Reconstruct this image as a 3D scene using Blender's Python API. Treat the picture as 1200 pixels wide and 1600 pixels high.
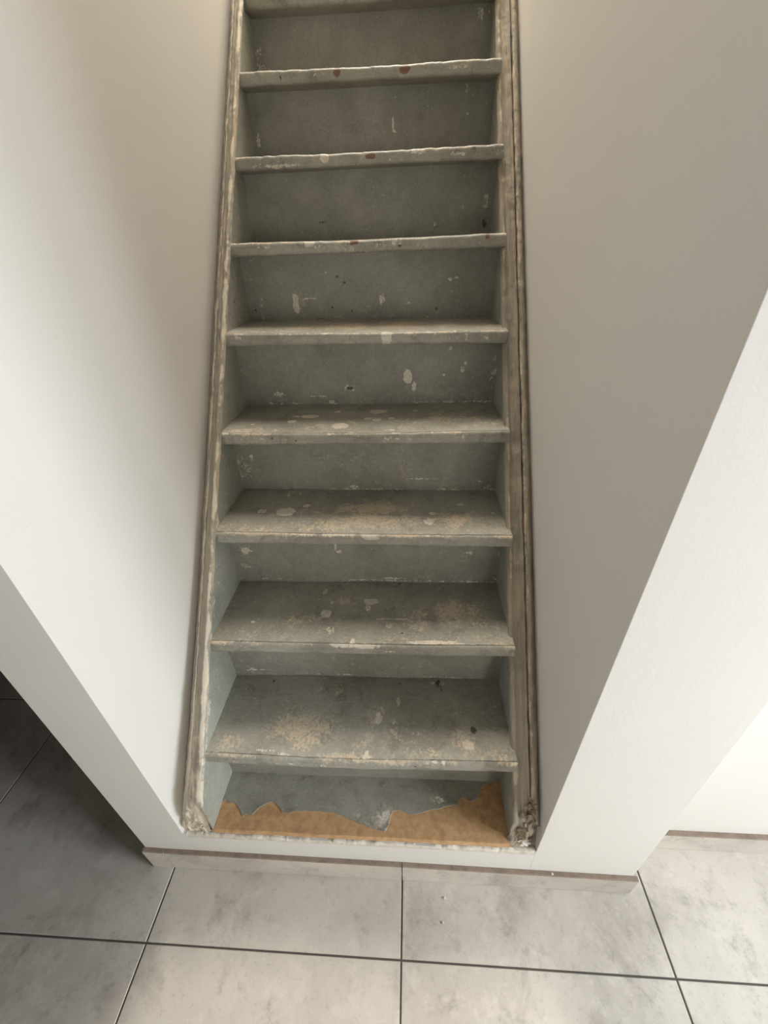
import bpy, math, random
import numpy as np
from mathutils import Matrix, Vector

random.seed(7)
RNG = np.random.default_rng(11)
S = bpy.context.scene
COL = S.collection
for o in list(bpy.data.objects):
    bpy.data.objects.remove(o)

# ------------------------------------------------------------------ camera
def cam_axes(pitch, yaw, roll):
    a, b, c = (math.radians(v) for v in (pitch, yaw, roll))
    fwd = Vector((math.sin(b) * math.cos(a), math.cos(b) * math.cos(a), -math.sin(a)))
    right = Vector((math.cos(b), -math.sin(b), 0))
    up = right.cross(fwd)
    return right * math.cos(c) + up * math.sin(c), up * math.cos(c) - right * math.sin(c), fwd

cr, cu, cf = cam_axes(32.6506, -4.1483, -2.0655)
cam = bpy.data.cameras.new('camera')
cam.sensor_fit = 'VERTICAL'
cam.sensor_height = 24.0
cam.lens = 655.1 / 1600 * 24.0
cam.clip_start = 0.02
cam_o = bpy.data.objects.new('camera', cam)
m = Matrix((cr, cu, -cf)).transposed().to_4x4()
m.translation = Vector((0.0159, -0.4028, 1.3688))
cam_o.matrix_world = m
COL.objects.link(cam_o)
S.camera = cam_o

# ------------------------------------------------------------------ light
S.view_settings.view_transform = 'Standard'
S.view_settings.look = 'None'
S.view_settings.gamma = 1.0
S.view_settings.use_curve_mapping = False
S.view_settings.exposure = 0.41

w = bpy.data.worlds.new('daylight')
S.world = w
w.use_nodes = True
w.node_tree.nodes['Background'].inputs[0].default_value = (0.75, 0.87, 1.0, 1)
w.node_tree.nodes['Background'].inputs[1].default_value = 1.0

def area(name, loc, direction, sx, sy, watts, col):
    l = bpy.data.lights.new(name, 'AREA')
    l.shape = 'RECTANGLE'
    l.size, l.size_y = sx, sy
    l.energy = watts
    l.color = col
    o = bpy.data.objects.new(name, l)
    o.location = loc
    o.rotation_euler = Vector(direction).to_track_quat('-Z', 'Z').to_euler()
    COL.objects.link(o)
    return o

# daylight through the balcony door on the right (sky beside the wall, sunlit yard farther along); the rear and landing lights are added fill
area('daylight_near', (2.16, -0.37, 1.15), (-1, 0, 0), 0.34, 2.0, 72, (0.72, 0.86, 1.0))
area('daylight_far', (2.16, -0.81, 1.15), (-1, 0, 0), 0.54, 2.0, 50, (1.0, 0.94, 0.87))
area('rear_fill', (1.15, -3.72, 0.75), (0, 1, 0), 0.8, 1.1, 28, (1.0, 0.94, 0.86))  # added fill from behind the viewer, brightens stairs and left wall
area('landing_fill', (-0.1, 2.25, 4.18), (0, 0, -1), 0.7, 1.3, 80, (1.0, 0.92, 0.80))  # warm top fill added under the closed stairwell ceiling

# ------------------------------------------------------------------ noise for shapes
def vnoise2(x, y, seed=0):
    x = np.asarray(x, float); y = np.asarray(y, float)
    xi = np.floor(x).astype(np.int64); yi = np.floor(y).astype(np.int64)
    fx = x - xi; fy = y - yi
    fx = fx * fx * (3 - 2 * fx); fy = fy * fy * (3 - 2 * fy)
    def h(a, b):
        n = (a * 374761393 + b * 668265263 + seed * 974634777) & 0xffffffff
        n = ((n ^ (n >> 13)) * 1274126177) & 0xffffffff
        return ((n ^ (n >> 16)) & 0xffff) / 65535.0
    return ((h(xi, yi) * (1 - fx) + h(xi + 1, yi) * fx) * (1 - fy)
            + (h(xi, yi + 1) * (1 - fx) + h(xi + 1, yi + 1) * fx) * fy)

def fbm(x, y, seed=0, n=4):
    v = 0; a = 0.5; t = 0
    for k in range(n):
        v = v + a * vnoise2(np.asarray(x) * 2 ** k, np.asarray(y) * 2 ** k, seed + k * 17)
        t += a; a *= 0.5
    return v / t

# ------------------------------------------------------------------ node helpers
def lin(r, g, b):
    f = lambda c: (c / 255 / 12.92) if c / 255 <= 0.04045 else ((c / 255 + 0.055) / 1.055) ** 2.4
    return (f(r), f(g), f(b), 1)

class NT:
    def __init__(self, name):
        self.m = bpy.data.materials.new(name)
        self.m.use_nodes = True
        self.t = self.m.node_tree
        self.b = self.t.nodes['Principled BSDF']
        self.b.inputs['Roughness'].default_value = 0.7
    def n(self, kind, **kw):
        nd = self.t.nodes.new(kind)
        for k, v in kw.items():
            setattr(nd, k, v)
        return nd
    def put(self, sock, v):
        if isinstance(v, bpy.types.NodeSocket):
            self.t.links.new(v, sock)
        else:
            sock.default_value = v
    def math(self, op, a, b=0.0, clamp=False):
        nd = self.n('ShaderNodeMath', operation=op, use_clamp=clamp)
        self.put(nd.inputs[0], a); self.put(nd.inputs[1], b)
        return nd.outputs[0]
    def step(self, v, lo, hi):
        nd = self.n('ShaderNodeMapRange', interpolation_type='SMOOTHSTEP')
        self.put(nd.inputs[0], v); nd.inputs[1].default_value = lo; nd.inputs[2].default_value = hi
        return nd.outputs[0]
    def coord(self, scale=(1, 1, 1), attr=None):
        if attr:
            a = self.n('ShaderNodeAttribute', attribute_name=attr).outputs['Vector']
        else:
            a = self.n('ShaderNodeTexCoord').outputs['Object']
        mp = self.n('ShaderNodeMapping')
        self.put(mp.inputs[0], a)
        mp.inputs['Scale'].default_value = scale
        return mp.outputs[0]
    def noise(self, vec, scale, detail=4, rough=0.55, dist=0.0):
        nd = self.n('ShaderNodeTexNoise')
        self.put(nd.inputs['Vector'], vec)
        nd.inputs['Scale'].default_value = scale
        nd.inputs['Detail'].default_value = detail
        nd.inputs['Roughness'].default_value = rough
        nd.inputs['Distortion'].default_value = dist
        return nd.outputs[0]
    def voro(self, vec, scale, feature='F1'):
        nd = self.n('ShaderNodeTexVoronoi', feature=feature)
        self.put(nd.inputs['Vector'], vec)
        nd.inputs['Scale'].default_value = scale
        return nd
    def mix(self, f, a, b):
        nd = self.n('ShaderNodeMix', data_type='RGBA')
        self.put(nd.inputs[0], f); self.put(nd.inputs[6], a); self.put(nd.inputs[7], b)
        return nd.outputs[2]
    def color(self, c):
        self.put(self.b.inputs['Base Color'], c)
    def bump(self, h, strength=0.3, dist=0.002):
        nd = self.n('ShaderNodeBump')
        nd.inputs['Strength'].default_value = strength
        nd.inputs['Distance'].default_value = dist
        self.put(nd.inputs['Height'], h)
        self.put(self.b.inputs['Normal'], nd.outputs[0])

def mat_plaster(name, c1, c2):
    k = NT(name)
    v = k.coord()
    n1 = k.noise(v, 2.2, 3)
    n2 = k.noise(v, 160, 3)
    n3 = k.noise(v, 14, 4)
    base = k.mix(n1, c1, c2)
    sp = k.step(k.noise(k.coord((1, 1, 1)), 55, 2), 0.74, 0.80)
    k.color(k.mix(k.math('MULTIPLY', sp, 0.12), base, lin(150, 140, 125)))
    h = k.math('ADD', k.math('MULTIPLY', n2, 0.35), n3)
    k.bump(h, 0.22, 0.0025)
    k.b.inputs['Roughness'].default_value = 0.75
    return k.m

def mat_paint(name, base1, base2, worn, speck=1.0, grime=1.0):
    """old grey stair paint: worn-through beige wood, white paint drips, rust chips, grime"""
    k = NT(name)
    v = k.coord()
    big = k.noise(v, 7, 5, 0.62)
    grain = k.noise(k.coord((5, 60, 60)), 3, 5, 0.7)
    fine = k.noise(v, 150, 5, 0.75)
    mid = k.noise(v, 38, 6, 0.72, 0.5)
    blot = k.noise(v, 17, 6, 0.70, 0.8)
    base = k.mix(k.step(big, 0.35, 0.68), base1, base2)
    base = k.mix(k.math('MULTIPLY', k.step(grain, 0.50, 0.72), 0.22 * grime), base, worn)
    # grime rubbed into the paint, and scattered thin spots
    base = k.mix(k.math('MULTIPLY', k.step(blot, 0.50, 0.70), 0.42 * grime), base, lin(88, 84, 74))
    base = k.mix(k.math('MULTIPLY', k.step(fine, 0.56, 0.70), 0.30 * grime), base, lin(62, 58, 50))
    at = k.n('ShaderNodeAttribute', attribute_name='wear')
    sep = k.n('ShaderNodeSeparateColor')
    k.put(sep.inputs[0], at.outputs['Color'])
    R, G, B = sep.outputs[0], sep.outputs[1], sep.outputs[2]
    A = at.outputs['Alpha']
    mixn = k.math('ADD', k.math('MULTIPLY', mid, 0.5), k.math('MULTIPLY', fine, 0.5))
    ctr = k.math('SUBTRACT', mixn, 0.5)
    be = k.step(k.math('ADD', k.math('MULTIPLY', R, 0.42), k.math('ADD', k.math('MULTIPLY', ctr, 1.7), k.math('MULTIPLY', blot, 0.35))), 0.34, 0.62)
    base = k.mix(k.math('MULTIPLY', be, 0.88), base, worn)
    vo = k.voro(k.coord((1, 1, 1)), 95)
    rnd = k.n('ShaderNodeSeparateColor'); k.put(rnd.inputs[0], vo.outputs['Color'])
    sz = k.math('MULTIPLY', k.step(rnd.outputs[0], 0.80, 1.0), 0.30 * speck)
    sp = k.math('LESS_THAN', k.math('ADD', vo.outputs['Distance'], k.math('MULTIPLY', fine, 0.30)), k.math('ADD', sz, 0.12))
    base = k.mix(k.math('MULTIPLY', sp, k.math('MULTIPLY', k.step(big, 0.38, 0.62), 0.6)), base, lin(204, 195, 176))
    scr = k.noise(k.coord((1.0, 9.0, 9.0)), 24, 6, 0.78, 1.2)
    base = k.mix(k.math('MULTIPLY', k.math('MULTIPLY', k.step(scr, 0.60, 0.68), k.step(big, 0.42, 0.60)), 0.5 * speck), base, lin(206, 196, 176))
    vo3 = k.voro(k.coord((1, 1, 1)), 170)
    rn3 = k.n('ShaderNodeSeparateColor'); k.put(rn3.inputs[0], vo3.outputs['Color'])
    sp3 = k.math('LESS_THAN', k.math('ADD', vo3.outputs['Distance'], k.math('MULTIPLY', mid, 0.3)), k.math('ADD', 0.14, k.math('MULTIPLY', k.step(rn3.outputs[0], 0.88, 1.0), 0.34)))
    base = k.mix(k.math('MULTIPLY', sp3, k.math('MULTIPLY', k.step(blot, 0.42, 0.60), 0.6 * speck)), base, lin(212, 203, 185))
    v2 = k.voro(v, 30)
    r2 = k.n('ShaderNodeSeparateColor'); k.put(r2.inputs[0], v2.outputs['Color'])
    s2 = k.math('MULTIPLY', k.step(r2.outputs[1], 0.86, 1.0), 0.14)
    sp2 = k.math('LESS_THAN', k.math('ADD', v2.outputs['Distance'], k.math('MULTIPLY', fine, 0.20)), k.math('ADD', s2, 0.07))
    base = k.mix(k.math('MULTIPLY', sp2, 0.75), base, lin(50, 45, 39))
    wh = k.step(k.math('ADD', G, k.math('MULTIPLY', ctr, 2.6)), 0.46, 0.66)
    base = k.mix(k.math('MULTIPLY', wh, 0.78), base, lin(220, 212, 196))
    ru = k.step(k.math('ADD', B, k.math('MULTIPLY', ctr, 3.0)), 0.55, 0.72)
    base = k.mix(k.math('MULTIPLY', ru, 0.85), base, lin(112, 70, 48))
    dk = k.step(k.math('ADD', A, k.math('MULTIPLY', ctr, 3.0)), 0.55, 0.75)
    base = k.mix(k.math('MULTIPLY', dk, 0.85), base, lin(46, 39, 32))
    tone = k.n('ShaderNodeHueSaturation')
    k.put(tone.inputs['Value'], k.math('ADD', 0.36, k.math('ADD', k.math('MULTIPLY', fine, 0.85), k.math('MULTIPLY', mid, 0.44))))
    k.put(tone.inputs['Color'], base)
    k.color(tone.outputs[0])
    h = k.math('ADD', k.math('MULTIPLY', mid, 0.7), k.math('MULTIPLY', fine, 0.5))
    h = k.math('ADD', h, k.math('MULTIPLY', wh, 0.25))
    k.bump(h, 0.55, 0.0022)
    k.put(k.b.inputs['Roughness'], k.math('ADD', k.math('MULTIPLY', mid, 0.35), 0.36))
    return k.m

def mat_worn_wood(name, paint, bare, dark, pale, pale_amt):
    """stringer edges: streaks of old paint, bare wood and plaster along the length (attribute st = along, across)"""
    k = NT(name)
    v = k.coord((1, 1, 1), 'st')
    s1 = k.noise(k.coord((5, 95, 1), 'st'), 1.0, 5, 0.65, 0.25)
    s2 = k.noise(k.coord((16, 230, 1), 'st'), 1.0, 4, 0.7, 0.2)
    s3 = k.noise(k.coord((9, 60, 1), 'st'), 1.0, 6, 0.7, 0.6)
    blot = k.noise(v, 26, 5, 0.7, 0.5)
    at = k.n('ShaderNodeAttribute', attribute_name='wear')
    sep = k.n('ShaderNodeSeparateColor'); k.put(sep.inputs[0], at.outputs['Color'])
    c = k.mix(k.step(s1, 0.40, 0.62), paint, bare)
    c = k.mix(k.math('MULTIPLY', k.step(s2, 0.55, 0.72), 0.8), c, dark)
    pl = k.math('ADD', k.math('ADD', k.math('MULTIPLY', s3, 0.55), k.math('MULTIPLY', blot, 0.45)), k.math('MULTIPLY', sep.outputs[1], 0.35))
    c = k.mix(k.math('MULTIPLY', k.step(pl, 0.64 - pale_amt, 0.74 - pale_amt), 0.85), c, pale)
    dk = k.step(k.math('ADD', k.math('MULTIPLY', blot, 0.8), k.math('MULTIPLY', sep.outputs[0], 0.5)), 0.66, 0.8)
    c = k.mix(k.math('MULTIPLY', dk, 0.75), c, dark)
    k.color(c)
    h = k.math('ADD', k.math('ADD', s2, k.math('MULTIPLY', blot, 1.2)), s1)
    k.bump(h, 0.6, 0.003)
    k.b.inputs['Roughness'].default_value = 0.8
    return k.m

def mat_tile(name, tint=1.0):
    k = NT(name)
    v = k.coord()
    L = lambda a, b, c: lin(a * tint, b * tint, c * tint)
    n1 = k.noise(v, 3.0, 5, 0.6, 0.2)
    n2 = k.noise(v, 12, 7, 0.72, 0.25)
    n3 = k.noise(v, 85, 6, 0.75)
    n4 = k.noise(v, 5.5, 7, 0.74, 0.35)
    n5 = k.noise(v, 30, 6, 0.7, 0.2)
    c = k.mix(k.step(n1, 0.36, 0.64), L(214, 206, 194), L(196, 188, 177))
    c = k.mix(k.math('MULTIPLY', k.step(n2, 0.50, 0.66), 0.55), c, L(222, 214, 203))
    c = k.mix(k.math('MULTIPLY', k.step(n4, 0.50, 0.68), 0.60), c, L(164, 156, 146))
    c = k.mix(k.math('MULTIPLY', k.math('MULTIPLY', k.step(n5, 0.52, 0.66), k.step(n4, 0.40, 0.62)), 0.5), c, L(150, 142, 131))
    c = k.mix(k.math('MULTIPLY', k.step(n3, 0.54, 0.68), 0.34), c, L(152, 143, 132))
    k.color(c)
    k.bump(k.math('ADD', n3, n2), 0.14, 0.001)
    k.put(k.b.inputs['Roughness'], k.math('ADD', k.math('MULTIPLY', n2, 0.25), 0.42))
    return k.m

def mat_plain(name, c, rough=0.7, nscale=0, amt=0.2, c2=None, bump=0.0):
    k = NT(name)
    if nscale:
        n = k.noise(k.coord(), nscale, 5, 0.65)
        k.color(k.mix(k.step(n, 0.35, 0.7), c, c2))
        if bump:
            k.bump(n, bump, 0.003)
    else:
        k.color(c)
    k.b.inputs['Roughness'].default_value = rough
    return k.m

M_wall = mat_plaster('white_plaster', lin(226, 223, 217), lin(220, 216, 209))
M_bounce_cut = mat_plaster('bounce_cutting_dark_grey', lin(84, 82, 80), lin(76, 74, 72))  # dark tone put on unseen walls and ceilings to cut bounced light
M_room = mat_plaster('beige_wall_paint', lin(178, 170, 158), lin(168, 160, 148))
M_tread = mat_paint('worn_grey_tread_paint', lin(162, 159, 147), lin(142, 139, 127), lin(200, 184, 160), 1.0, 1.0)
M_riser = mat_paint('grey_riser_paint', lin(150, 148, 138), lin(134, 132, 123), lin(164, 155, 141), 0.7, 0.45)
M_side = mat_paint('grey_stringer_paint', lin(166, 166, 155), lin(150, 150, 139), lin(192, 181, 162), 0.9, 0.6)
M_edge_l = mat_worn_wood('flaking_stringer_edge', lin(150, 145, 133), lin(176, 162, 142), lin(112, 98, 80), lin(218, 207, 188), 0.07)
M_edge_r = mat_worn_wood('grimy_stringer_edge', lin(142, 136, 124), lin(166, 151, 130), lin(86, 73, 59), lin(206, 191, 167), 0.02)
M_tile = mat_tile('concrete_look_tile')
M_skirt = mat_tile('tile_skirting', 0.97)
M_grout = mat_plain('dark_grout', lin(88, 82, 75), 0.9)
M_body = mat_plain('tile_body', lin(150, 132, 116), 0.85, 50, 0.3, lin(126, 110, 96))
M_board = mat_plain('brown_hardboard', lin(206, 166, 120), 0.7, 60, 0.3, lin(180, 140, 98), 0.1)
M_chip = mat_plain('broken_plaster', lin(226, 219, 206), 0.9, 60, 0.3, lin(198, 186, 168), 0.6)
M_rot = mat_plain('rotten_wood', lin(158, 144, 124), 0.9, 75, 0.3, lin(104, 88, 70), 0.9)
M_white = mat_plain('white_window_paint', lin(235, 235, 232), 0.4)

kg = NT('window_glass')
tr = kg.n('ShaderNodeBsdfTransparent'); gl = kg.n('ShaderNodeBsdfGlossy'); gl.inputs['Roughness'].default_value = 0.02
mx = kg.n('ShaderNodeMixShader'); mx.inputs[0].default_value = 0.05
kg.t.links.new(tr.outputs[0], mx.inputs[1]); kg.t.links.new(gl.outputs[0], mx.inputs[2])
kg.t.links.new(mx.outputs[0], kg.t.nodes['Material Output'].inputs[0])
M_glass = kg.m

# ------------------------------------------------------------------ mesh helpers
def link(name, verts, faces, mat, parent=None, smooth=False, mats=None, midx=None):
    me = bpy.data.meshes.new(name)
    v = np.asarray(verts, float)
    if parent is not None:
        v = v - np.array(world_loc(parent))
    me.from_pydata(v.tolist(), [], [tuple(int(i) for i in f) for f in faces])
    for mm in (mats or [mat]):
        me.materials.append(mm)
    if midx is not None:
        me.polygons.foreach_set('material_index', np.asarray(midx, dtype=np.int32))
    if smooth:
        me.polygons.foreach_set('use_smooth', [True] * len(me.polygons))
    me.update()
    o = bpy.data.objects.new(name, me)
    COL.objects.link(o)
    if parent is not None:
        o.parent = parent
    return o

def world_loc(o):
    p = Vector(o.location)
    while o.parent:
        o = o.parent
        p = p + o.location
    return tuple(p)

def fattr(o, name, data):
    a = o.data.attributes.new(name, 'FLOAT_VECTOR', 'POINT')
    a.data.foreach_set('vector', np.asarray(data, dtype=np.float32).ravel())

def cattr(o, data):
    a = o.data.attributes.new('wear', 'FLOAT_COLOR', 'POINT')
    a.data.foreach_set('color', np.asarray(data, dtype=np.float32).ravel())

def boxes(specs):
    V, F = [], []
    for (x0, x1, y0, y1, z0, z1) in specs:
        b = len(V)
        V += [(x0, y0, z0), (x1, y0, z0), (x1, y1, z0), (x0, y1, z0), (x0, y0, z1), (x1, y0, z1), (x1, y1, z1), (x0, y1, z1)]
        F += [(b, b + 3, b + 2, b + 1), (b + 4, b + 5, b + 6, b + 7), (b, b + 1, b + 5, b + 4), (b + 1, b + 2, b + 6, b + 5), (b + 2, b + 3, b + 7, b + 6), (b + 3, b, b + 4, b + 7)]
    return V, F

def bevel(o, wdt, seg=2):
    md = o.modifiers.new('edge', 'BEVEL')
    md.width = wdt; md.segments = seg; md.limit_method = 'ANGLE'
    return o

def structure(name, specs, mat, bev=0.0, parent=None):
    V, F = boxes(specs)
    o = link(name, V, F, mat, parent)
    o['kind'] = 'structure'
    if bev:
        bevel(o, bev)
    return o

def grid_faces(nu, nv, closed_u=False):
    F = []
    for j in range(nv - 1):
        for i in range(nu - 1 if not closed_u else nu):
            a = j * nu + i; b = j * nu + (i + 1) % nu
            F.append((a, b, b + nu, a + nu))
    return F

# ------------------------------------------------------------------ stair dimensions (metres)
XL, XR = -0.446, 0.245                 # inner faces of the two stringers
WL, WR = -0.526, 0.307                 # plaster walls of the stairwell
Y0, Z0, G, RISE, TH, OV = 0.0714, 0.4184, 0.1538, 0.1919, 0.030, 0.0606
NT_ = 12
TOP = Z0 + NT_ * RISE                  # upper floor
LW, RW = -0.652, 0.5525                # outer faces of the stair block
ROWY = -0.1517
SILL = 0.196

# ------------------------------------------------------------------ the room
def floor_mesh():
    V, F, MI = [], [], []
    g = 0.0019; bv = 0.0012; d = 0.0012
    X = [(-2.4, -1.8), (-1.8, -1.2), (-1.2, -0.6), (-0.6, 0.0), (0.0, 0.6), (0.6, 1.2), (1.2, 1.8), (1.8, 1.98)]
    Y = [(ROWY + 0.6 * k, ROWY + 0.6 * (k + 1)) for k in range(-6, 5)]
    for (x0, x1) in X:
        for (y0, y1) in Y:
            if x0 >= 0.6 and y0 > 0.2:
                continue
            b = len(V)
            for (ins, z) in ((g, -0.012), (g, -d), (g + bv, 0.0)):
                V += [(x0 + ins, y0 + ins, z), (x1 - ins, y0 + ins, z), (x1 - ins, y1 - ins, z), (x0 + ins, y1 - ins, z)]
            for l in (0, 4):
                for i in range(4):
                    j = (i + 1) % 4
                    F.append((b + l + i, b + l + j, b + l + 4 + j, b + l + 4 + i)); MI.append(0)
            F.append((b + 8, b + 9, b + 10, b + 11)); MI.append(0)
    b = len(V)
    V += [(-2.5, -3.8, -0.0022), (2.0, -3.8, -0.0022), (2.0, 2.9, -0.0022), (-2.5, 2.9, -0.0022)]
    F.append((b, b + 1, b + 2, b + 3)); MI.append(1)
    return V, F, MI

V, F, MI = floor_mesh()
fl = link('floor', V, F, M_tile, mats=[M_tile, M_grout], midx=MI)
fl['kind'] = 'structure'

# stairwell walls, both standing on the floor, and the plinth below the first step
def wall_x(y):
    """inner plaster face of the left stairwell wall: it thickens inwards behind its rounded front corner"""
    t = min(1.0, max(0.0, y / 0.45))
    return WL + 0.024 * (t * (2 - t))

plan = [(LW, 0.0), (LW, 3.2)] + [(wall_x(y), y) for y in [3.2] + [0.45 * k / 16 for k in range(16, -1, -1)]]
npl = len(plan)
V = [(x, y, 0.0) for x, y in plan] + [(x, y, 4.2) for x, y in plan]
V += V
F = [(a, a + npl, (a + 1) % npl + npl, (a + 1) % npl) for a in range(npl)] + [tuple(range(2 * npl, 3 * npl)), tuple(range(4 * npl - 1, 3 * npl - 1, -1))]
wl = link('wall_left', V, F, M_wall)
wl['kind'] = 'structure'
wl.data.set_sharp_from_angle(angle=math.radians(35))
wl.data.polygons.foreach_set('use_smooth', [2 <= k < npl - 1 for k in range(len(F))])
structure('wall_right', [(WR, RW, 0.0, 3.2, 0.0, 4.2)], M_wall, 0.001)
wf = structure('wall_front', [(WL, WR, 0.0, 0.035, 0.0, SILL - 0.006)], M_wall)
structure('wall_back', [(RW, 2.1, 0.098, 0.25, 0.0, 2.75)], M_wall)
structure('wall_lintel', [(WL, WR, 0.0, 0.15, 2.05, 2.75)], M_bounce_cut, 0.002)
structure('added_wall_west', [(-0.95, -0.75, -3.6, -0.75, 0.0, 2.75)], M_wall, 0.002)  # unseen partition, added to shade the passage and bounce light into the stairs
structure('wall_passage', [(-2.6, -2.4, -0.95, 2.8, 0.0, 2.75), (-2.4, LW, 2.6, 2.8, 0.0, 2.75), (-2.4, -0.95, -0.95, -0.75, 0.0, 2.75)], M_bounce_cut)
structure('wall_south', [(-0.95, 0.75, -3.8, -3.6, 0.0, 2.75), (1.55, 2.1, -3.8, -3.6, 0.0, 2.75),
                         (0.75, 1.55, -3.8, -3.6, 0.0, 0.12), (0.75, 1.55, -3.8, -3.6, 1.4, 2.75)], M_room)
structure('wall_east', [(1.9, 2.1, -3.6, -1.2, 0.0, 2.75), (1.9, 2.1, -0.2, 0.098, 0.0, 2.75),
                        (1.9, 2.1, -1.2, -0.2, 2.2, 2.75), (1.9, 2.1, -1.2, -0.2, 0.0, 0.1)], M_wall)
structure('ceiling', [(-0.95, 2.1, -3.8, 0.0, 2.75, 2.9), (RW, 2.1, 0.0, 0.25, 2.75, 2.9)], M_bounce_cut)
structure('ceiling_passage', [(-2.6, -0.95, -0.95, 2.8, 2.75, 2.9), (-0.95, LW, 0.0, 2.8, 2.75, 2.9)], M_bounce_cut)
structure('floor_upper', [(WL, WR, Y0 + NT_ * G + OV + 0.02, 3.2, TOP - 0.15, TOP)], M_riser)
structure('wall_north', [(LW, RW, 3.2, 3.35, TOP - 0.4, 4.2)], M_bounce_cut)
structure('ceiling_stairwell', [(LW, RW, 0.0, 3.35, 4.2, 4.3)], M_bounce_cut)
structure('wall_upper', [(WL, WR, 0.0, 0.15, 2.75, 4.2)], M_bounce_cut)

def window(name, x0, x1, y0, y1, z0, z1, axis):
    root = bpy.data.objects.new(name, None)
    root.location = ((x0 + x1) / 2, (y0 + y1) / 2, z0)
    root['kind'] = 'structure'
    COL.objects.link(root)
    t = 0.06
    if axis == 'x':
        ym = (y0 + y1) / 2
        fr = [(x0, x1, y0, y0 + t, z0, z1), (x0, x1, y1 - t, y1, z0, z1), (x0, x1, y0 + t, y1 - t, z0, z0 + t),
              (x0, x1, y0 + t, y1 - t, z1 - t, z1), (x0, x1, ym - t / 2, ym + t / 2, z0 + t, z1 - t)]
        xm = (x0 + x1) / 2
        pn = [(xm - 0.003, xm + 0.003, y0 + t, ym - t / 2, z0 + t, z1 - t), (xm - 0.003, xm + 0.003, ym + t / 2, y1 - t, z0 + t, z1 - t)]
    else:
        xm = (x0 + x1) / 2
        fr = [(x0, x0 + t, y0, y1, z0, z1), (x1 - t, x1, y0, y1, z0, z1), (x0 + t, x1 - t, y0, y1, z0, z0 + t),
              (x0 + t, x1 - t, y0, y1, z1 - t, z1), (xm - t / 2, xm + t / 2, y0, y1, z0 + t, z1 - t)]
        ym = (y0 + y1) / 2
        pn = [(x0 + t, xm - t / 2, ym - 0.003, ym + 0.003, z0 + t, z1 - t), (xm + t / 2, x1 - t, ym - 0.003, ym + 0.003, z0 + t, z1 - t)]
    V, F = boxes(fr)
    bevel(link('window_frame', V, F, M_white, root), 0.004)
    for p in pn:
        V, F = boxes([p])
        link('window_pane', V, F, M_glass, root)

window('rear_fill_window', 0.75, 1.55, -3.73, -3.67, 0.12, 1.4, 'y')  # unseen window, added to go with the rear fill light
window('window_1', 1.98, 2.04, -1.2, -0.2, 0.1, 2.2, 'x')

# tile skirting: pieces cut like the floor, on the front of the plinth and on the wall to the right
def skirting(name, pieces, y0, y1):
    root = bpy.data.objects.new(name, None)
    root.location = ((pieces[0][0] + pieces[-1][1]) / 2, y1, 0)
    root['kind'] = 'structure'
    COL.objects.link(root)
    for (x0, x1, za, zb) in pieces:
        n = max(2, int((x1 - x0) / 0.01))
        xs = np.linspace(x0 + 0.0012, x1 - 0.0012, n)
        V = []
        for x in xs:
            t = (x - x0) / (x1 - x0)
            z = za + (zb - za) * t
            V += [(x, y0, 0.001), (x, y0, z - 0.002), (x, y0 + 0.002, z), (x, y1, z), (x, y1, 0.001)]
        Fs = grid_faces(5, n, True)
        Fs += [(4, 3, 2, 1, 0), tuple((n - 1) * 5 + q for q in range(5))]
        mi = [1 if q < 5 * (n - 1) and q % 5 in (1, 2) else 0 for q in range(len(Fs))]
        link('skirting_tile', V, Fs, M_skirt, root, mats=[M_skirt, M_body], midx=mi)

skirting('baseboard_front', [(-0.657, -0.6, 0.096, 0.094), (-0.6, 0.0, 0.094, 0.088), (0.0, 0.562, 0.088, 0.079)], -0.0105, 0.0)
skirting('baseboard_back', [(RW + 0.001, 0.6, 0.081, 0.081), (0.6, 1.2, 0.081, 0.081), (1.2, 1.8, 0.081, 0.081), (1.8, 1.9, 0.081, 0.081)], 0.086, 0.098)

# ------------------------------------------------------------------ the staircase
stair = bpy.data.objects.new('staircase', None)
stair.location = ((XL + XR) / 2, 0.035, 0.0)
stair['label'] = 'steep old wooden staircase in worn grey paint rising between two white plaster walls'
stair['category'] = 'staircase'
COL.objects.link(stair)

def blobs(u, v, lst):
    """wear map: list of (kind, u, v, ru, rv, strength); u across in metres from the left, v back from the nosing"""
    out = np.zeros((u.size, 4))
    for (kd, bu, bv, ru, rv, s) in lst:
        dd = ((u - bu) / ru) ** 2 + ((v - bv) / rv) ** 2
        if kd == 'w' or kd == 'r' or kd == 'd':
            val = s * np.clip(1.6 - dd, 0, 1)
        else:
            val = s * np.exp(-dd * 0.9)
        c = {'b': 0, 'w': 1, 'r': 2, 'd': 3}[kd]
        out[:, c] = np.maximum(out[:, c], val)
    return out

W = XR - XL
D = G + OV
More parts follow.
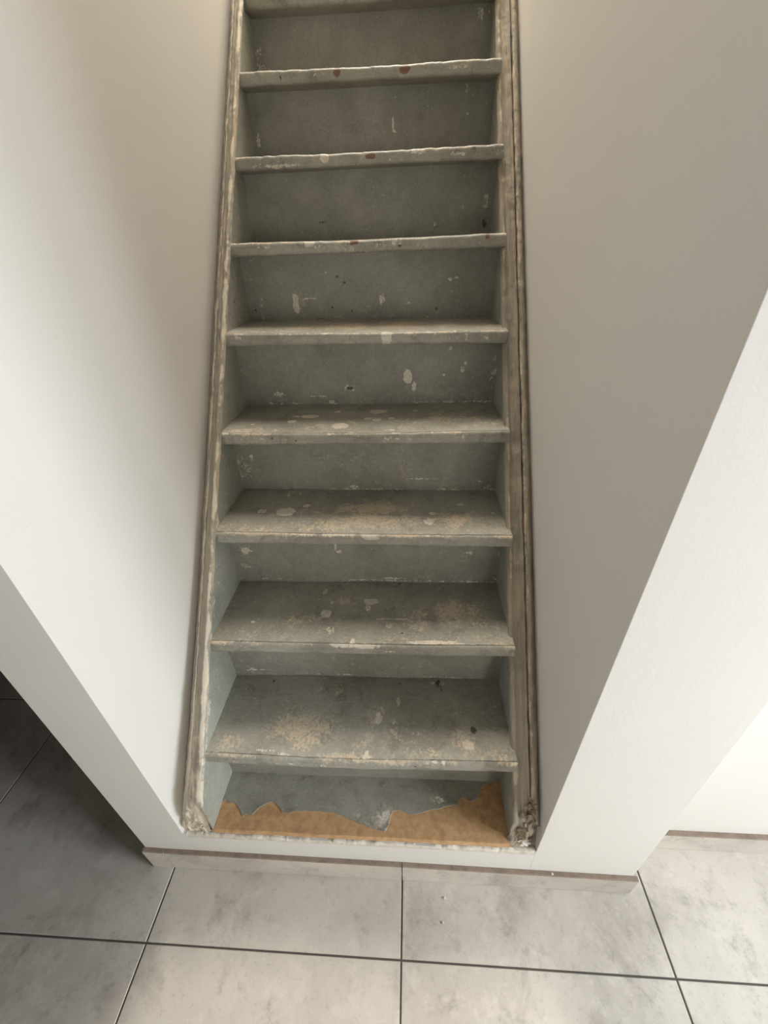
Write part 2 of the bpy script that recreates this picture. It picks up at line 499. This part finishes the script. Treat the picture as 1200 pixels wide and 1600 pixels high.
# worn patches of each tread: fractions across, fractions back from the nosing
TW = {
 1: [('b', .30, .36, .095, .05, 1), ('b', .33, .22, .07, .03, .8), ('b', .07, .16, .04, .03, .7), ('b', .55, .48, .03, .05, .6), ('b', .53, .25, .03, .05, .5),
     ('b', .74, .12, .05, .02, .8), ('b', .86, .2, .035, .035, .9), ('w', .862, .2, .014, .014, .7), ('b', .93, .08, .05, .02, .8), ('w', .565, .47, .010, .016, .6),
     ('w', .62, .45, .010, .008, .5), ('w', .70, .31, .012, .005, .55), ('b', .46, .05, .06, .016, .9), ('w', .20, .09, .028, .004, .6), ('w', .25, .06, .022, .004, .7), ('w', .53, .07, .008, .016, .6),
     ('r', .772, .90, .007, .010, .8), ('d', .778, .93, .006, .012, .75), ('d', .786, .86, .004, .010, .7), ('w', .757, .93, .008, .003, .7), ('w', .792, .92, .006, .006, .6),
     ('d', .885, .36, .008, .010, .7), ('w', .63, .68, .005, .012, .7), ('b', .38, .80, .05, .02, .55), ('b', .62, .3, .12, .05, .38), ('b', .83, .58, .04, .04, .35)],
 2: [('b', .83, .52, .075, .042, 1.1), ('b', .91, .36, .05, .03, .7), ('b', .70, .50, .04, .03, .7), ('w', .525, .66, .020, .012, .75), ('w', .52, .58, .008, .020, .6), ('b', .43, .66, .035, .022, .8),
     ('w', .37, .47, .014, .014, .75), ('b', .33, .40, .05, .03, .45), ('b', .26, .36, .04, .03, .55), ('w', .40, .22, .012, .014, .6), ('w', .48, .06, .006, .012, .9), ('b', .70, .31, .04, .022, .75), ('w', .62, .40, .050, .003, .6),
     ('w', .60, .30, .010, .008, .6), ('w', .35, .80, .008, .016, .6), ('w', .33, .72, .006, .010, .6), ('w', .385, .66, .004, .018, .55), ('w', .74, .08, .060, .006, .75), ('w', .83, .05, .040, .005, .7),
     ('w', .45, .01, .035, .006, .8), ('w', .53, .0, .030, .005, .7), ('w', .12, .32, .004, .004, .9), ('r', .335, .55, .004, .008, .6), ('d', .338, .45, .004, .010, .6), ('b', .95, .1, .05, .03, .6), ('b', .2, .62, .08, .03, .3)],
 3: [('b', .52, .55, .10, .035, 1.1), ('b', .55, .30, .12, .04, 1.1), ('b', .40, .18, .11, .035, .8), ('b', .83, .32, .06, .045, .95), ('b', .68, .68, .03, .03, .6), ('b', .92, .2, .05, .03, .5),
     ('w', .215, .46, .024, .020, .95), ('w', .125, .47, .014, .010, .65), ('w', .285, .60, .010, .008, .85), ('w', .855, .66, .009, .007, .95), ('w', .75, .46, .009, .007, .9), ('w', .735, .30, .014, .016, .65), ('w', .965, .48, .004, .004, .9),
     ('w', .22, .9, .022, .012, .55), ('w', .20, .84, .008, .012, .55), ('w', .44, .02, .04, .006, .8), ('w', .54, .0, .025, .008, .8), ('b', .12, .10, .08, .025, .6), ('d', .06, .1, .004, .005, .6), ('b', .30, .46, .08, .02, .6)],
 4: [('w', .29, .56, .024, .012, .95), ('w', .235, .56, .010, .006, .75), ('w', .23, .40, .012, .010, .75), ('w', .385, .72, .010, .008, .85), ('w', .415, .26, .022, .020, .85), ('w', .545, .72, .026, .016, .75), ('w', .51, .48, .010, .009, .9),
     ('w', .548, .44, .012, .010, .9), ('w', .60, .48, .008, .006, .9), ('w', .465, .05, .008, .008, 1), ('w', .69, .72, .008, .005, .8), ('w', .09, .30, .005, .005, 1), ('b', .82, .45, .09, .05, .7), ('b', .65, .30, .08, .05, .5), ('b', .31, .25, .06, .03, .6), ('w', .60, .12, .018, .007, .55),
     ('b', .1, .1, .08, .03, .7), ('b', .45, .4, .12, .06, .4), ('b', .92, .3, .06, .06, .6)],
 5: [('b', .42, .45, .12, .06, 1), ('b', .62, .5, .10, .07, 1), ('b', .25, .4, .10, .05, .7), ('b', .80, .45, .08, .06, .75), ('b', .94, .35, .06, .05, .6), ('w', .585, -.03, .013, .028, .95), ('w', .865, -.02, .006, .02, .6), ('w', .68, .06, .02, .004, .6), ('r', .33, .9, .02, .01, .5), ('w', .05, -.04, .01, .006, .6)],
 6: [('r', .465, .0, .012, .010, .9), ('w', .30, -.01, .014, .010, .8), ('r', .945, -.02, .008, .008, .75), ('d', .63, -.08, .012, .004, .7), ('w', .62, -.04, .02, .012, .55), ('w', .13, -.04, .02, .004, .6), ('b', .5, .3, .3, .1, .6), ('w', .55, -.05, .012, .008, .55)],
 7: [('r', .52, -.05, .014, .008, .9), ('w', .345, -.03, .012, .014, .75), ('w', .18, -.10, .05, .004, .7), ('w', .70, -.02, .02, .010, .6), ('w', .84, -.06, .02, .006, .6), ('d', .9, -.02, .006, .004, .7), ('b', .5, .4, .3, .1, .5), ('w', .1, -.08, .02, .006, .5)],
 8: [('r', .385, -.04, .010, .014, .9), ('r', .645, -.04, .016, .011, 1), ('d', .165, -.06, .003, .016, .7), ('w', .30, -.06, .012, .006, .55), ('b', .5, .4, .3, .1, .4), ('d', .52, .0, .012, .004, .7)],
}
EDGE = {1: .8, 2: .9, 3: .9, 4: .8, 5: .8, 6: .85, 7: .8, 8: .55}
# measured rise of each tread at its left and right end relative to the regular pitch
DZL = {1: -.013, 2: -.009, 3: .002, 4: -.004, 5: .006, 6: .002, 7: .000, 8: .004}
DZR = {1: -.002, 2: -.004, 3: -.003, 4: -.004, 5: -.001, 6: .003, 7: .001, 8: .001}

def make_tread(i):
    fine = i <= 8
    yn = Y0 + (i - 1) * G
    zt = Z0 + (i - 1) * RISE
    nx = 231 if fine else 30
    nd = 72 if fine else 10
    # profile: back top -> nosing -> back underside; (dy from nosing, dz from top, arc coordinate v)
    P = [(D * (1 - t) ** 1.0, 0.0, D * (1 - t)) for t in np.linspace(0, 0.955, nd)]
    r = 0.010
    for a in np.linspace(0, math.pi / 2, 7 if fine else 3):
        P.append((r - r * math.sin(a), -r + r * math.cos(a), 0.004 - a * 0.007))
    for t in (0.4, 0.7):
        P.append((0.0, -r - (TH - 2 * r) * t, -0.008 - 0.010 * t))
    r2 = 0.008
    for a in np.linspace(0, math.pi / 2, 5 if fine else 3):
        P.append((r2 - r2 * math.cos(a), -TH + r2 - r2 * math.sin(a), -0.020 - a * 0.006))
    for t in np.linspace(0.15, 1, 6):
        P.append((r2 + (OV + 0.02 - r2) * t, -TH, -0.03 - 0.06 * t))
    P.append((D, -TH, -0.2))
    P = np.array(P)
    xs = np.linspace(XL - 0.006, XR + 0.006, nx)
    np_ = len(P)
    X = np.repeat(xs, np_)
    dy = np.tile(P[:, 0], nx); dz = np.tile(P[:, 1], nx); vv = np.tile(P[:, 2], nx)
    U = X - XL
    f = np.clip(U / W, 0, 1)
    off = DZL.get(i, 0) * (1 - f) + DZR.get(i, 0) * f
    # the middle of every old tread is trodden down and its nosing nibbled
    sag = -0.0032 * np.sin(math.pi * f) ** 2 * np.exp(-((dy - 0.03) / 0.09) ** 2) * (dz > -0.012)
    nib = (fbm(U * 55, vv * 0 + i * 3.7, i, 4) - 0.5) * 0.004 * np.exp(-((dy) / 0.012) ** 2)
    wav = (fbm(U * 6, vv * 3 + i, i + 40, 3) - 0.5) * 0.003
    wavy = (fbm(U * 4, i * 5.1 + vv * 0, i + 60, 3) - 0.5) * 0.006 * np.exp(-(dy / 0.05) ** 2)
    V = np.stack([X, yn + dy + wavy - nib * 0.6, zt + off + dz + sag + nib + wav], 1)
    F = grid_faces(np_, nx)
    F += [tuple(range(np_ - 1, -1, -1)), tuple((nx - 1) * np_ + q for q in range(np_))]
    o = link('tread', V, F, M_tread, stair, smooth=True)
    lst = [(k, a * W, b * D, c, d, s) for (k, a, b, c, d, s) in TW.get(i, [])]
    wr = blobs(U, vv, lst)
    e = EDGE.get(i, .6)
    # rubbed front edge, rubbed unevenly along its length
    pat = np.clip((fbm(U * 13, vv * 0, 90 + i, 5) - 0.42) * 5, 0, 1)
    rub = e * np.exp(-((vv - 0.003) / 0.007) ** 2) * (0.25 + 0.9 * pat)
    wr[:, 0] = np.maximum(wr[:, 0], rub)
    pat2 = np.clip((fbm(U * 21, vv * 60, 130 + i, 5) - 0.52) * 6, 0, 1)
    wr[:, 1] = np.maximum(wr[:, 1], e * 0.72 * np.exp(-((vv - 0.002) / 0.006) ** 2) * pat2)
    lip = np.exp(-((vv + 0.012) / 0.010) ** 2) * np.clip((fbm(U * 30, vv * 90, 230 + i, 4) - 0.55) * 6, 0, 1)
    wr[:, 1] = np.maximum(wr[:, 1], 0.55 * lip)
    front = np.exp(-((vv - 0.03) / 0.05) ** 2) * 0.35
    wr[:, 0] = np.maximum(wr[:, 0], front * e)
    # patchy dark line along the back edge
    wr[:, 3] = np.maximum(wr[:, 3], 0.5 * np.exp(-((vv - D) / 0.006) ** 2) * (fbm(U * 30, vv * 0, 7 + i, 3) > 0.5))
    cattr(o, wr)
    return o

RWEAR = {
 0: [],
 1: [('b', .25, .3, .10, .05, .4), ('b', .42, .35, .05, .05, .5), ('b', .75, .4, .06, .05, .5), ('w', .10, .06, .04, .004, .6), ('w', .64, .2, .01, .003, .6)],
 2: [('w', .395, .72, .004, .022, .8), ('w', .41, .58, .010, .006, .75), ('w', .055, .58, .014, .012, .7), ('w', .075, .62, .006, .014, .6), ('b', .84, .55, .06, .03, .6), ('w', .89, .58, .012, .005, .6), ('w', .62, .05, .05, .003, .6)],
 3: [('b', .65, .3, .02, .06, .9), ('d', .655, .5, .003, .025, .6), ('w', .72, .2, .06, .003, .6), ('w', .45, .05, .014, .006, .6), ('b', .40, .55, .14, .03, .5), ('w', .06, .6, .006, .010, .6), ('w', .94, .15, .01, .004, .6)],
 4: [('w', .66, .42, .012, .020, .9), ('w', .685, .26, .006, .014, .7), ('w', .87, .52, .006, .008, .85), ('w', .88, .62, .004, .006, .8), ('w', .80, .44, .004, .004, .8), ('d', .43, .25, .010, .006, .8), ('w', .43, .25, .018, .012, .52),
     ('w', .14, .16, .016, .010, .6), ('w', .30, .12, .03, .004, .6), ('w', .35, .02, .01, .006, .8), ('w', .82, .85, .006, .006, .6), ('d', .05, .8, .006, .003, .6)],
 5: [('w', .20, .27, .010, .028, .75), ('b', .22, .3, .02, .05, .9), ('w', .26, .35, .022, .003, .6), ('w', .555, .30, .009, .018, .65), ('w', .825, .58, .007, .005, .8), ('w', .85, .60, .005, .004, .8), ('d', .775, .30, .006, .004, .7), ('w', .335, .72, .003, .004, .8),
     ('w', .66, .24, .012, .003, .6), ('w', .025, .62, .010, .03, .35), ('w', .02, .30, .010, .03, .3), ('r', .30, .02, .02, .005, .7), ('w', .97, .35, .006, .02, .4)],
 6: [('d', .30, .28, .014, .004, .6), ('b', .48, .2, .04, .03, .5), ('w', .77, .2, .006, .008, .6), ('d', .97, .18, .008, .014, .7), ('w', .88, .4, .004, .006, .6), ('w', .88, .8, .004, .012, .6), ('w', .97, .5, .008, .03, .5)],
 7: [('w', .595, .52, .003, .016, .95), ('w', .60, .42, .006, .004, .7), ('r', .24, .12, .014, .010, .5), ('d', .25, .12, .012, .006, .7), ('w', .02, .4, .006, .02, .6), ('d', .10, .72, .003, .003, .7), ('w', .90, .6, .003, .005, .8), ('d', .41, .08, .02, .005, .6), ('w', .89, .92, .003, .02, .5)],
 8: [('w', .055, .2, .004, .04, .55), ('w', .95, .85, .01, .02, .55), ('w', .93, .3, .005, .01, .6)],
}

def make_riser(i):
    """the board behind tread i, up to the underside of the tread above"""
    y = Y0 + i * G + OV
    z0 = (Z0 + (i - 1) * RISE if i else SILL - 0.01) - 0.014
    z1 = Z0 + i * RISE - TH + 0.004
    fine = i <= 8
    nx, nz = (231, 62) if fine else (20, 6)
    xs = np.linspace(XL - 0.005, XR + 0.005, nx); ts = np.linspace(0, 1, nz)
    X = np.repeat(xs, nz); T = np.tile(ts, nx)
    Z = z0 + (z1 - z0) * T
    wv = (fbm((X - XL) * 5, Z * 5, 200 + i, 3) - 0.5) * 0.005
    V = np.stack([X, y + wv, Z], 1)
    F = [(a, a + 1, b + 1, b) for s in range(nx - 1) for t in range(nz - 1) for a, b in ((s * nz + t, (s + 1) * nz + t),)]
    F = [f[::-1] for f in F]
    n = len(V)
    back = V.copy(); back[:, 1] = y + 0.016
    c = [0, nz - 1, nx * nz - 1, (nx - 1) * nz]
    V2 = np.vstack([V, back[c]])
    rim = [[s * nz for s in range(nx)], [(nx - 1) * nz + t for t in range(nz)], [s * nz + nz - 1 for s in range(nx - 1, -1, -1)], [t for t in range(nz - 1, -1, -1)]]
    F.append((n, n + 1, n + 2, n + 3))
    F.append(tuple(rim[0]) + (n + 3, n)); F.append(tuple(rim[1]) + (n + 2, n + 3)); F.append(tuple(rim[2]) + (n + 1, n + 2)); F.append(tuple(rim[3]) + (n, n + 1))
    o = link('riser', V2, F, M_riser, stair, smooth=False)
    zz0 = z0 + 0.014; H = z1 - zz0
    U = V2[:, 0] - XL; vh = V2[:, 2] - zz0
    wr = blobs(U, vh, [(k, a * W, b * H, c_, d, s) for (k, a, b, c_, d, s) in RWEAR.get(i, [])])
    # scuffs and old drips low down, pale line of caulk at the foot
    wr[:, 1] = np.maximum(wr[:, 1], 0.56 * np.exp(-(vh / 0.005) ** 2) * (fbm(U * 16, vh * 0, 300 + i, 3) > 0.47))
    wr[:, 0] = np.maximum(wr[:, 0], 0.45 * np.exp(-(vh / 0.035) ** 2))
    fl_ = np.clip((fbm(U * 22, vh * 22, 330 + i, 5) - 0.56) * 7, 0, 1)
    edge = np.exp(-(np.minimum(U, W - U) / 0.05) ** 2) + 0.5 * np.exp(-(vh / 0.04) ** 2)
    wr[:, 1] = np.maximum(wr[:, 1], 0.50 * fl_ * np.clip(edge, 0, 1))
    cattr(o, wr)
    return o

for i in range(1, NT_ + 1):
    make_tread(i)
for i in range(0, NT_ + 1):
    make_riser(i)

# ---- first step: brown hardboard on the plinth, its grey paint layer torn off along the front
BZ = 0.2135
def first_step():
    y0, y1 = 0.0015, Y0 + OV + 0.004
    n = 120
    xs = np.linspace(XL - 0.001, XR + 0.001, n)
    V = []
    for x in xs:
        e = (fbm(x * 40, 0.3, 5, 3) - 0.5) * 0.003
        V += [(x, y1, BZ), (x, y0 + 0.003 + e, BZ), (x, y0 + e, BZ - 0.002), (x, y0 + e, BZ - 0.012), (x, y1, BZ - 0.012)]
    F = grid_faces(5, n, True) + [(4, 3, 2, 1, 0), tuple((n - 1) * 5 + q for q in range(5))]
    o = link('tread', V, [f[::-1] for f in F], M_board, stair)
    o['label'] = 'lowest step of bare brown hardboard with torn grey paint'
    return o
fs = first_step()

TORN = [(-.446, .060), (-.437, .066), (-.425, .060), (-.415, .062), (-.397, .046), (-.384, .032), (-.374, .038), (-.364, .034), (-.352, .050), (-.335, .062), (-.322, .066), (-.306, .060), (-.290, .046), (-.272, .044), (-.26, .050), (-.24, .050),
        (-.20, .050), (-.165, .049), (-.13, .040), (-.10, .030), (-.07, .020), (-.046, .015), (-.038, .014), (-.030, .034), (-.024, .058), (-.008, .062), (.006, .058), (.02, .053), (.034, .054), (.06, .062), (.085, .067), (.11, .075), (.135, .080), (.14, .092), (.150, .098), (.157, .090), (.166, .086),
        (.178, .092), (.186, .096), (.19, .108), (.197, .122), (.21, .128), (.225, .132), (.245, .134)]
def torn_layer():
    tx = np.array([p[0] for p in TORN]); ty = np.array([p[1] for p in TORN])
    xs = np.linspace(XL, XR, 300)
    ye = np.interp(xs, tx, ty) + (fbm(xs * 90, 0.7, 21, 4) - 0.5) * 0.006
    yb = Y0 + OV + 0.003
    ye = np.minimum(ye, yb - 0.002)
    rows = 20
    V = []; top = BZ + 0.0016
    for x, a in zip(xs, ye):
        V.append((x, a, BZ))
        for t in np.linspace(0, 1, rows):
            curl = 0.0014 * max(0, 1 - t * 6) * fbm(x * 25, 0.1, 77, 2)
            V.append((x, a + (yb - a) * t, top + curl))
    V = np.array(V)
    n = rows + 1
    F = [f[::-1] for f in grid_faces(n, len(xs))]
    F = [f[::-1] for f in F]
    o = link('torn_covering', V, F, M_tread, fs)
    o.data.flip_normals() if o.data.polygons[10].normal.z < 0 else None
    o['label'] = 'torn grey paint layer with ragged front edge'
    U = V[:, 0] - XL
    wr = blobs(U, V[:, 1], [('b', .40, .040, .035, .035, .85), ('w', .405, .045, .018, .016, .6), ('w', .405, .026, .012, .014, .55), ('b', .53, .085, .025, .012, .8), ('w', .535, .085, .014, .010, .55), ('b', .34, .05, .015, .012, .7), ('w', .155, .04, .002, .012, .6)])
    cattr(o, wr)
torn_layer()

# ---- stringers
TH_ = math.atan2(RISE, G)
dcos, dsin = math.cos(TH_), math.sin(TH_)

def sweep(profile, h0, yend, zend, s_top, n, rag=0.0, rag_out=0.0, seed=0, lumps=0.0, pin=None, split=False, left=False):
    """profile: (x, h) points, h measured square to the slope; every line of the profile runs down the slope
    until it meets the front plane y = yend and then drops straight to the plinth"""
    zc = Z0 + (yend - Y0) * RISE / G + h0
    L0 = (zc - zend) / dsin + 0.01
    qs = np.concatenate([np.linspace(-L0, 0.1, 60)[:-1], np.linspace(0.1, s_top, n)])
    V = []; ST = []
    for q in qs:
        s = q + L0
        for j, (x, h) in enumerate(profile):
            xo = x
            if left and x < XL:
                f = (XL - wall_x(max(yend, yend + q * dcos - dsin * h))) / (XL - WL)
                x = XL + (x - XL) * f
                h = h * f
            d = (fbm(s * 38 + seed, xo * 60, seed, 4) - 0.5) * rag
            dx = (fbm(s * 30, j * 0.37 + seed, seed + 9, 4) - 0.5) * rag_out
            if lumps:
                lw = math.exp(-(max(0, s - 0.03) / 0.12) ** 2) * lumps
                d += (fbm(s * 45, x * 75, seed + 31, 4) - 0.55) * lw
                dx += (fbm(s * 40, x * 40 + 5, seed + 55, 3) - 0.5) * lw * 0.6
            if split and xo > -0.462:
                dx -= 0.0095 * math.exp(-((s - 0.075) / 0.045) ** 4)
            if pin is not None:
                if j == len(profile) - 1:
                    dx = 0
                dx = max(min(x + dx, max(pin)), min(pin)) - x
            y = yend + q * dcos - dsin * (h + d)
            z = zc + q * dsin + dcos * (h + d)
            ymin = yend - d * 0.8
            if y < ymin + 0.012:
                t = max(0.0, (y - ymin + 0.012) / 0.024) if y > ymin - 0.012 else 0.0
                y = ymin + 0.012 * t * t
            xx = x + dx
            if left:
                xx = max(xx, wall_x(y) + 0.0003)
            V.append((xx, y, max(z, zend)))
            ST.append((s, xo, 0))
    return np.array(V), np.array(ST), len(qs)

def smooth_by(o):
    o.data.polygons.foreach_set('use_smooth', [True] * len(o.data.polygons))

def dense(profile, step=0.0025):
    out = [profile[0]]
    for a, b in zip(profile[:-1], profile[1:]):
        d = math.hypot(b[0] - a[0], b[1] - a[1])
        k = max(1, int(d / step)) if min(a[1], b[1]) > -0.14 else 1
        for t in range(1, k + 1):
            out.append((a[0] + (b[0] - a[0]) * t / k, a[1] + (b[1] - a[1]) * t / k))
    return out

S_TOP = 3.0
def inner_face(x, h_top, sgn, parent, seed):
    """painted inner side of the stringer, as a sub-part sheet of its own thickness"""
    ys = np.linspace(0.005 if sgn > 0 else 0.020, Y0 + NT_ * G + 0.1, 420)
    rows = 40
    V = []; 
    for y in ys:
        zt = Z0 + (y - Y0) * RISE / G + h_top / dcos
        zb = max(zt - 0.42, 0.19)
        zt = max(zt, zb + 0.02)
        for t in np.linspace(0, 1, rows):
            V.append((x, y, zt + (zb - zt) * t))
    V = np.array(V)
    n = len(V)
    V2 = V.copy(); V2[:, 0] = x - sgn * 0.004
    F = grid_faces(rows, len(ys))
    F2 = [tuple(q + n for q in f[::-1]) for f in F]
    e = []
    nyy = len(ys)
    loop = [j * rows for j in range(nyy)] + [(nyy - 1) * rows + t for t in range(1, rows)] + [j * rows + rows - 1 for j in range(nyy - 2, -1, -1)] + [t for t in range(rows - 2, 0, -1)]
    for a, b in zip(loop, loop[1:] + loop[:1]):
        e.append((a, b, b + n, a + n))
    AV = np.vstack([V, V2])
    o = link('inner_face', AV, F + F2 + e, M_side, parent)
    # chips and drips near the edge
    q = (AV[:, 1] - Y0) * RISE / G + Z0 - AV[:, 2]
    s = AV[:, 1] * 1.6
    wr = np.zeros((len(AV), 4))
    nb = fbm(s * 26, q * 30, seed, 4)
    wr[:, 1] = np.clip(1.1 * np.exp(-np.clip(q, 0, 1) / 0.05) * np.clip((nb - 0.38) * 4, 0, 1), 0, 0.75) * np.clip(1.3 - AV[:, 1] * 0.9, 0.35, 1)
    wr[:, 0] = 0.5 * np.clip((fbm(s * 12, q * 12, seed + 3, 3) - 0.5) * 4, 0, 1)
    lo = np.clip(1 - (AV[:, 2] - 0.2) / 0.05, 0, 1) * np.clip(1 - AV[:, 1] / 0.03, 0, 1)
    if sgn > 0:
        wr[:, 1] = np.maximum(wr[:, 1], lo * 0.8)
    cattr(o, wr)
    return o

def strip(name, prof, h0, yend, mat, parent, seed, rag, rag_out, lumps, pale=None, flip=False, n=900, zend=SILL - 0.012):
    pr = dense(prof)
    V, ST, nn = sweep(pr, h0, yend, zend, S_TOP, n, rag=rag, rag_out=rag_out, seed=seed, lumps=lumps, pin=(WL + 0.0003, WR - 0.0003), split=(name == 'stringer' and not flip), left=not flip)
    F = grid_faces(len(pr), nn)
    if flip:
        F = [f[::-1] for f in F]
    m0 = len(pr)
    F += [tuple(range(m0)), tuple((nn - 1) * m0 + q for q in range(m0 - 1, -1, -1))]
    o = link(name, V, F, mat, parent, smooth=True)
    fattr(o, 'st', ST)
    wr = np.zeros((len(V), 4))
    sx = ST[:, 0]
    wr[:, 1] = (pale(sx, ST[:, 1]) if pale else 0)
    wr[:, 0] = 0
    if lumps and mat is M_edge_r:
        wr[:, 0] = np.exp(-(sx / 0.16) ** 2) * 0.75
    cattr(o, wr)
    return o

# left stringer: board, then a lower trim strip that dies into the plaster
pale_l = lambda s, x: np.exp(-((x + 0.450) / 0.006) ** 2) * (0.25 + 0.5 * np.clip((fbm(s * 16, x * 40, 402, 5) - 0.4) * 5, 0, 1)) + np.exp(-(s / 0.24) ** 2) * 1.0
sl = strip('stringer', [(-0.4415, -0.145), (-0.4415, -0.004), (-0.4455, 0.000), (-0.452, 0.0015), (-0.458, 0.000), (-0.461, -0.004), (-0.474, -0.008), (-0.478, -0.012), (-0.478, -0.145)][1:8] , 0.0, 0.006, M_edge_l, stair, 3, 0.006, 0.003, 0.02, pale_l)
strip('edge_trim', [(-0.4775, -0.030), (-0.479, -0.019), (-0.484, -0.017), (-0.489, -0.021), (-0.4905, -0.026), (-0.494, -0.027), (-0.503, -0.040), (-0.511, -0.050), (-0.518, -0.064), (-0.5257, -0.076)], 0.0, 0.006, M_edge_l, sl, 5, 0.010, 0.004, 0.024,
      lambda s, x: 0.10 + np.exp(-((x + 0.487) / 0.004) ** 2) * 0.5 + np.exp(-(s / 0.25) ** 2) * 0.8)
inner_face(XL, -0.002, 1, sl, 17)

# right stringer: flat board edge, a dark groove, an outer bead against the wall, the foot rotted away
pale_r = lambda s, x: np.exp(-((x - 0.250) / 0.004) ** 2) * (0.15 + 0.6 * np.clip((fbm(s * 14, x * 40, 412, 5) - 0.42) * 5, 0, 1))
sr = strip('stringer', [(0.2415, -0.034), (0.2445, -0.0285), (0.249, -0.027), (0.253, -0.0285), (0.256, -0.031), (0.279, -0.031), (0.281, -0.033), (0.283, -0.046)], 0.0, 0.012, M_edge_r, stair, 8, 0.006, 0.002, 0.030, pale_r, flip=True)
strip('edge_trim', [(0.2825, -0.050), (0.284, -0.036), (0.287, -0.030), (0.292, -0.029), (0.297, -0.033), (0.300, -0.040), (0.302, -0.044), (0.3067, -0.050)], 0.0, 0.022, M_edge_r, sr, 12, 0.007, 0.004, 0.042,
      lambda s, x: 0.05 + np.exp(-((x - 0.286) / 0.003) ** 2) * 0.45, flip=True)
inner_face(XR, -0.030, -1, sr, 23)

# crumbled foot of the right stringer and chipped foot of the left one
def lump(name, c, r, mat, parent, seed, amp=0.35):
    nu, nv = 64, 40
    V = []
    for j in range(nv):
        th = math.pi * (j + 0.5) / nv
        for i in range(nu):
            ph = 2 * math.pi * i / nu
            d = (math.sin(th) * math.cos(ph), math.sin(th) * math.sin(ph), math.cos(th))
            k = 1 + amp * 2 * (float(fbm(d[0] * 3.4 + seed + d[2] * 1.9, d[1] * 3.4 + d[2] * 3.1, seed, 4)) - 0.5)
            V.append((c[0] + r[0] * d[0] * k, c[1] + r[1] * d[1] * k, c[2] + r[2] * d[2] * k))
    F = [f[::-1] for f in grid_faces(nu, nv, True)]
    F += [tuple(range(nu)), tuple((nv - 1) * nu + q for q in range(nu - 1, -1, -1))]
    return link(name, V, F, mat, parent, smooth=True)

rf = lump('rotten_foot', (0.274, 0.032, 0.262), (0.021, 0.026, 0.060), M_rot, sr, 41, 0.42)
rf['label'] = 'crumbling rotten wood at the foot'
lump('wood_splinter', (0.285, 0.040, 0.305), (0.013, 0.018, 0.034), M_rot, rf, 52, 0.45)
lump('plaster_clod', (0.276, 0.016, 0.205), (0.018, 0.011, 0.014), M_chip, rf, 63, 0.45)

# ragged plaster along the top of the plinth, where it was broken away from the first step
def ragged_edge():
    n = 420
    xs = np.linspace(WL + 0.01, WR - 0.002, n)
    pr = 9
    V = []
    for x in xs:
        a = float(fbm(x * 38, 0.2, 61, 5)); b = float(fbm(x * 70, 1.2, 66, 4)); c = float(fbm(x * 14, 2.2, 68, 3))
        top = SILL - 0.006 + 0.012 * (a - 0.35) + 0.006 * (c - 0.5)
        out = 0.001 + 0.007 * max(0, b - 0.45)
        V += [(x, 0.0005, SILL - 0.026), (x, -0.0005 - out * 0.3, SILL - 0.018), (x, -0.001 - out, top - 0.007), (x, -0.0005 - out * 0.8, top - 0.003), (x, 0.001 - out * 0.4, top),
              (x, 0.004 + 0.004 * a, top + 0.001 * b), (x, 0.010 + 0.004 * b, top - 0.002), (x, 0.016, SILL - 0.008), (x, 0.016, SILL - 0.026)]
    F = grid_faces(pr, n, True) + [tuple(range(pr)), tuple((n - 1) * pr + q for q in range(pr - 1, -1, -1))]
    o = link('broken_plaster_edge', V, F, M_chip, wf, smooth=True)
    o['label'] = 'crumbling white plaster along the plinth top'
ragged_edge()

# ------------------------------------------------------------------ loose crumbs
def crumb(loc, r, seed, label):
    V = []; nu, nv = 10, 6
    for j in range(nv):
        th = math.pi * (j + 0.5) / nv
        for i in range(nu):
            ph = 2 * math.pi * i / nu
            d = (math.sin(th) * math.cos(ph), math.sin(th) * math.sin(ph), math.cos(th))
            k = r * (0.75 + 0.6 * float(fbm(d[0] * 2 + seed, d[1] * 2 + d[2] * 3, seed, 2)))
            V.append((d[0] * k, d[1] * k * 0.8, d[2] * k * 0.6))
    V = np.array(V); V[:, 2] -= V[:, 2].min()
    F = [f[::-1] for f in grid_faces(nu, nv, True)] + [tuple(range(nu)), tuple((nv - 1) * nu + q for q in range(nu - 1, -1, -1))]
    o = link('plaster_crumb', V, F, M_chip)
    o.location = loc
    o['label'] = label; o['category'] = 'crumb'; o['group'] = 'white plaster crumbs fallen from the stair plinth'
crumb((0.105, -0.040, 0.0), 0.0034, 3, 'white plaster crumb on the floor tile right of the skirting joint, close to the skirting')
crumb((0.098, -0.085, 0.0), 0.0030, 5, 'white plaster crumb on the floor tile, farther out from the skirting towards the viewer')
crumb((0.360, -0.0062, 0.0815), 0.0030, 8, 'white plaster crumb lying on top of the front skirting')
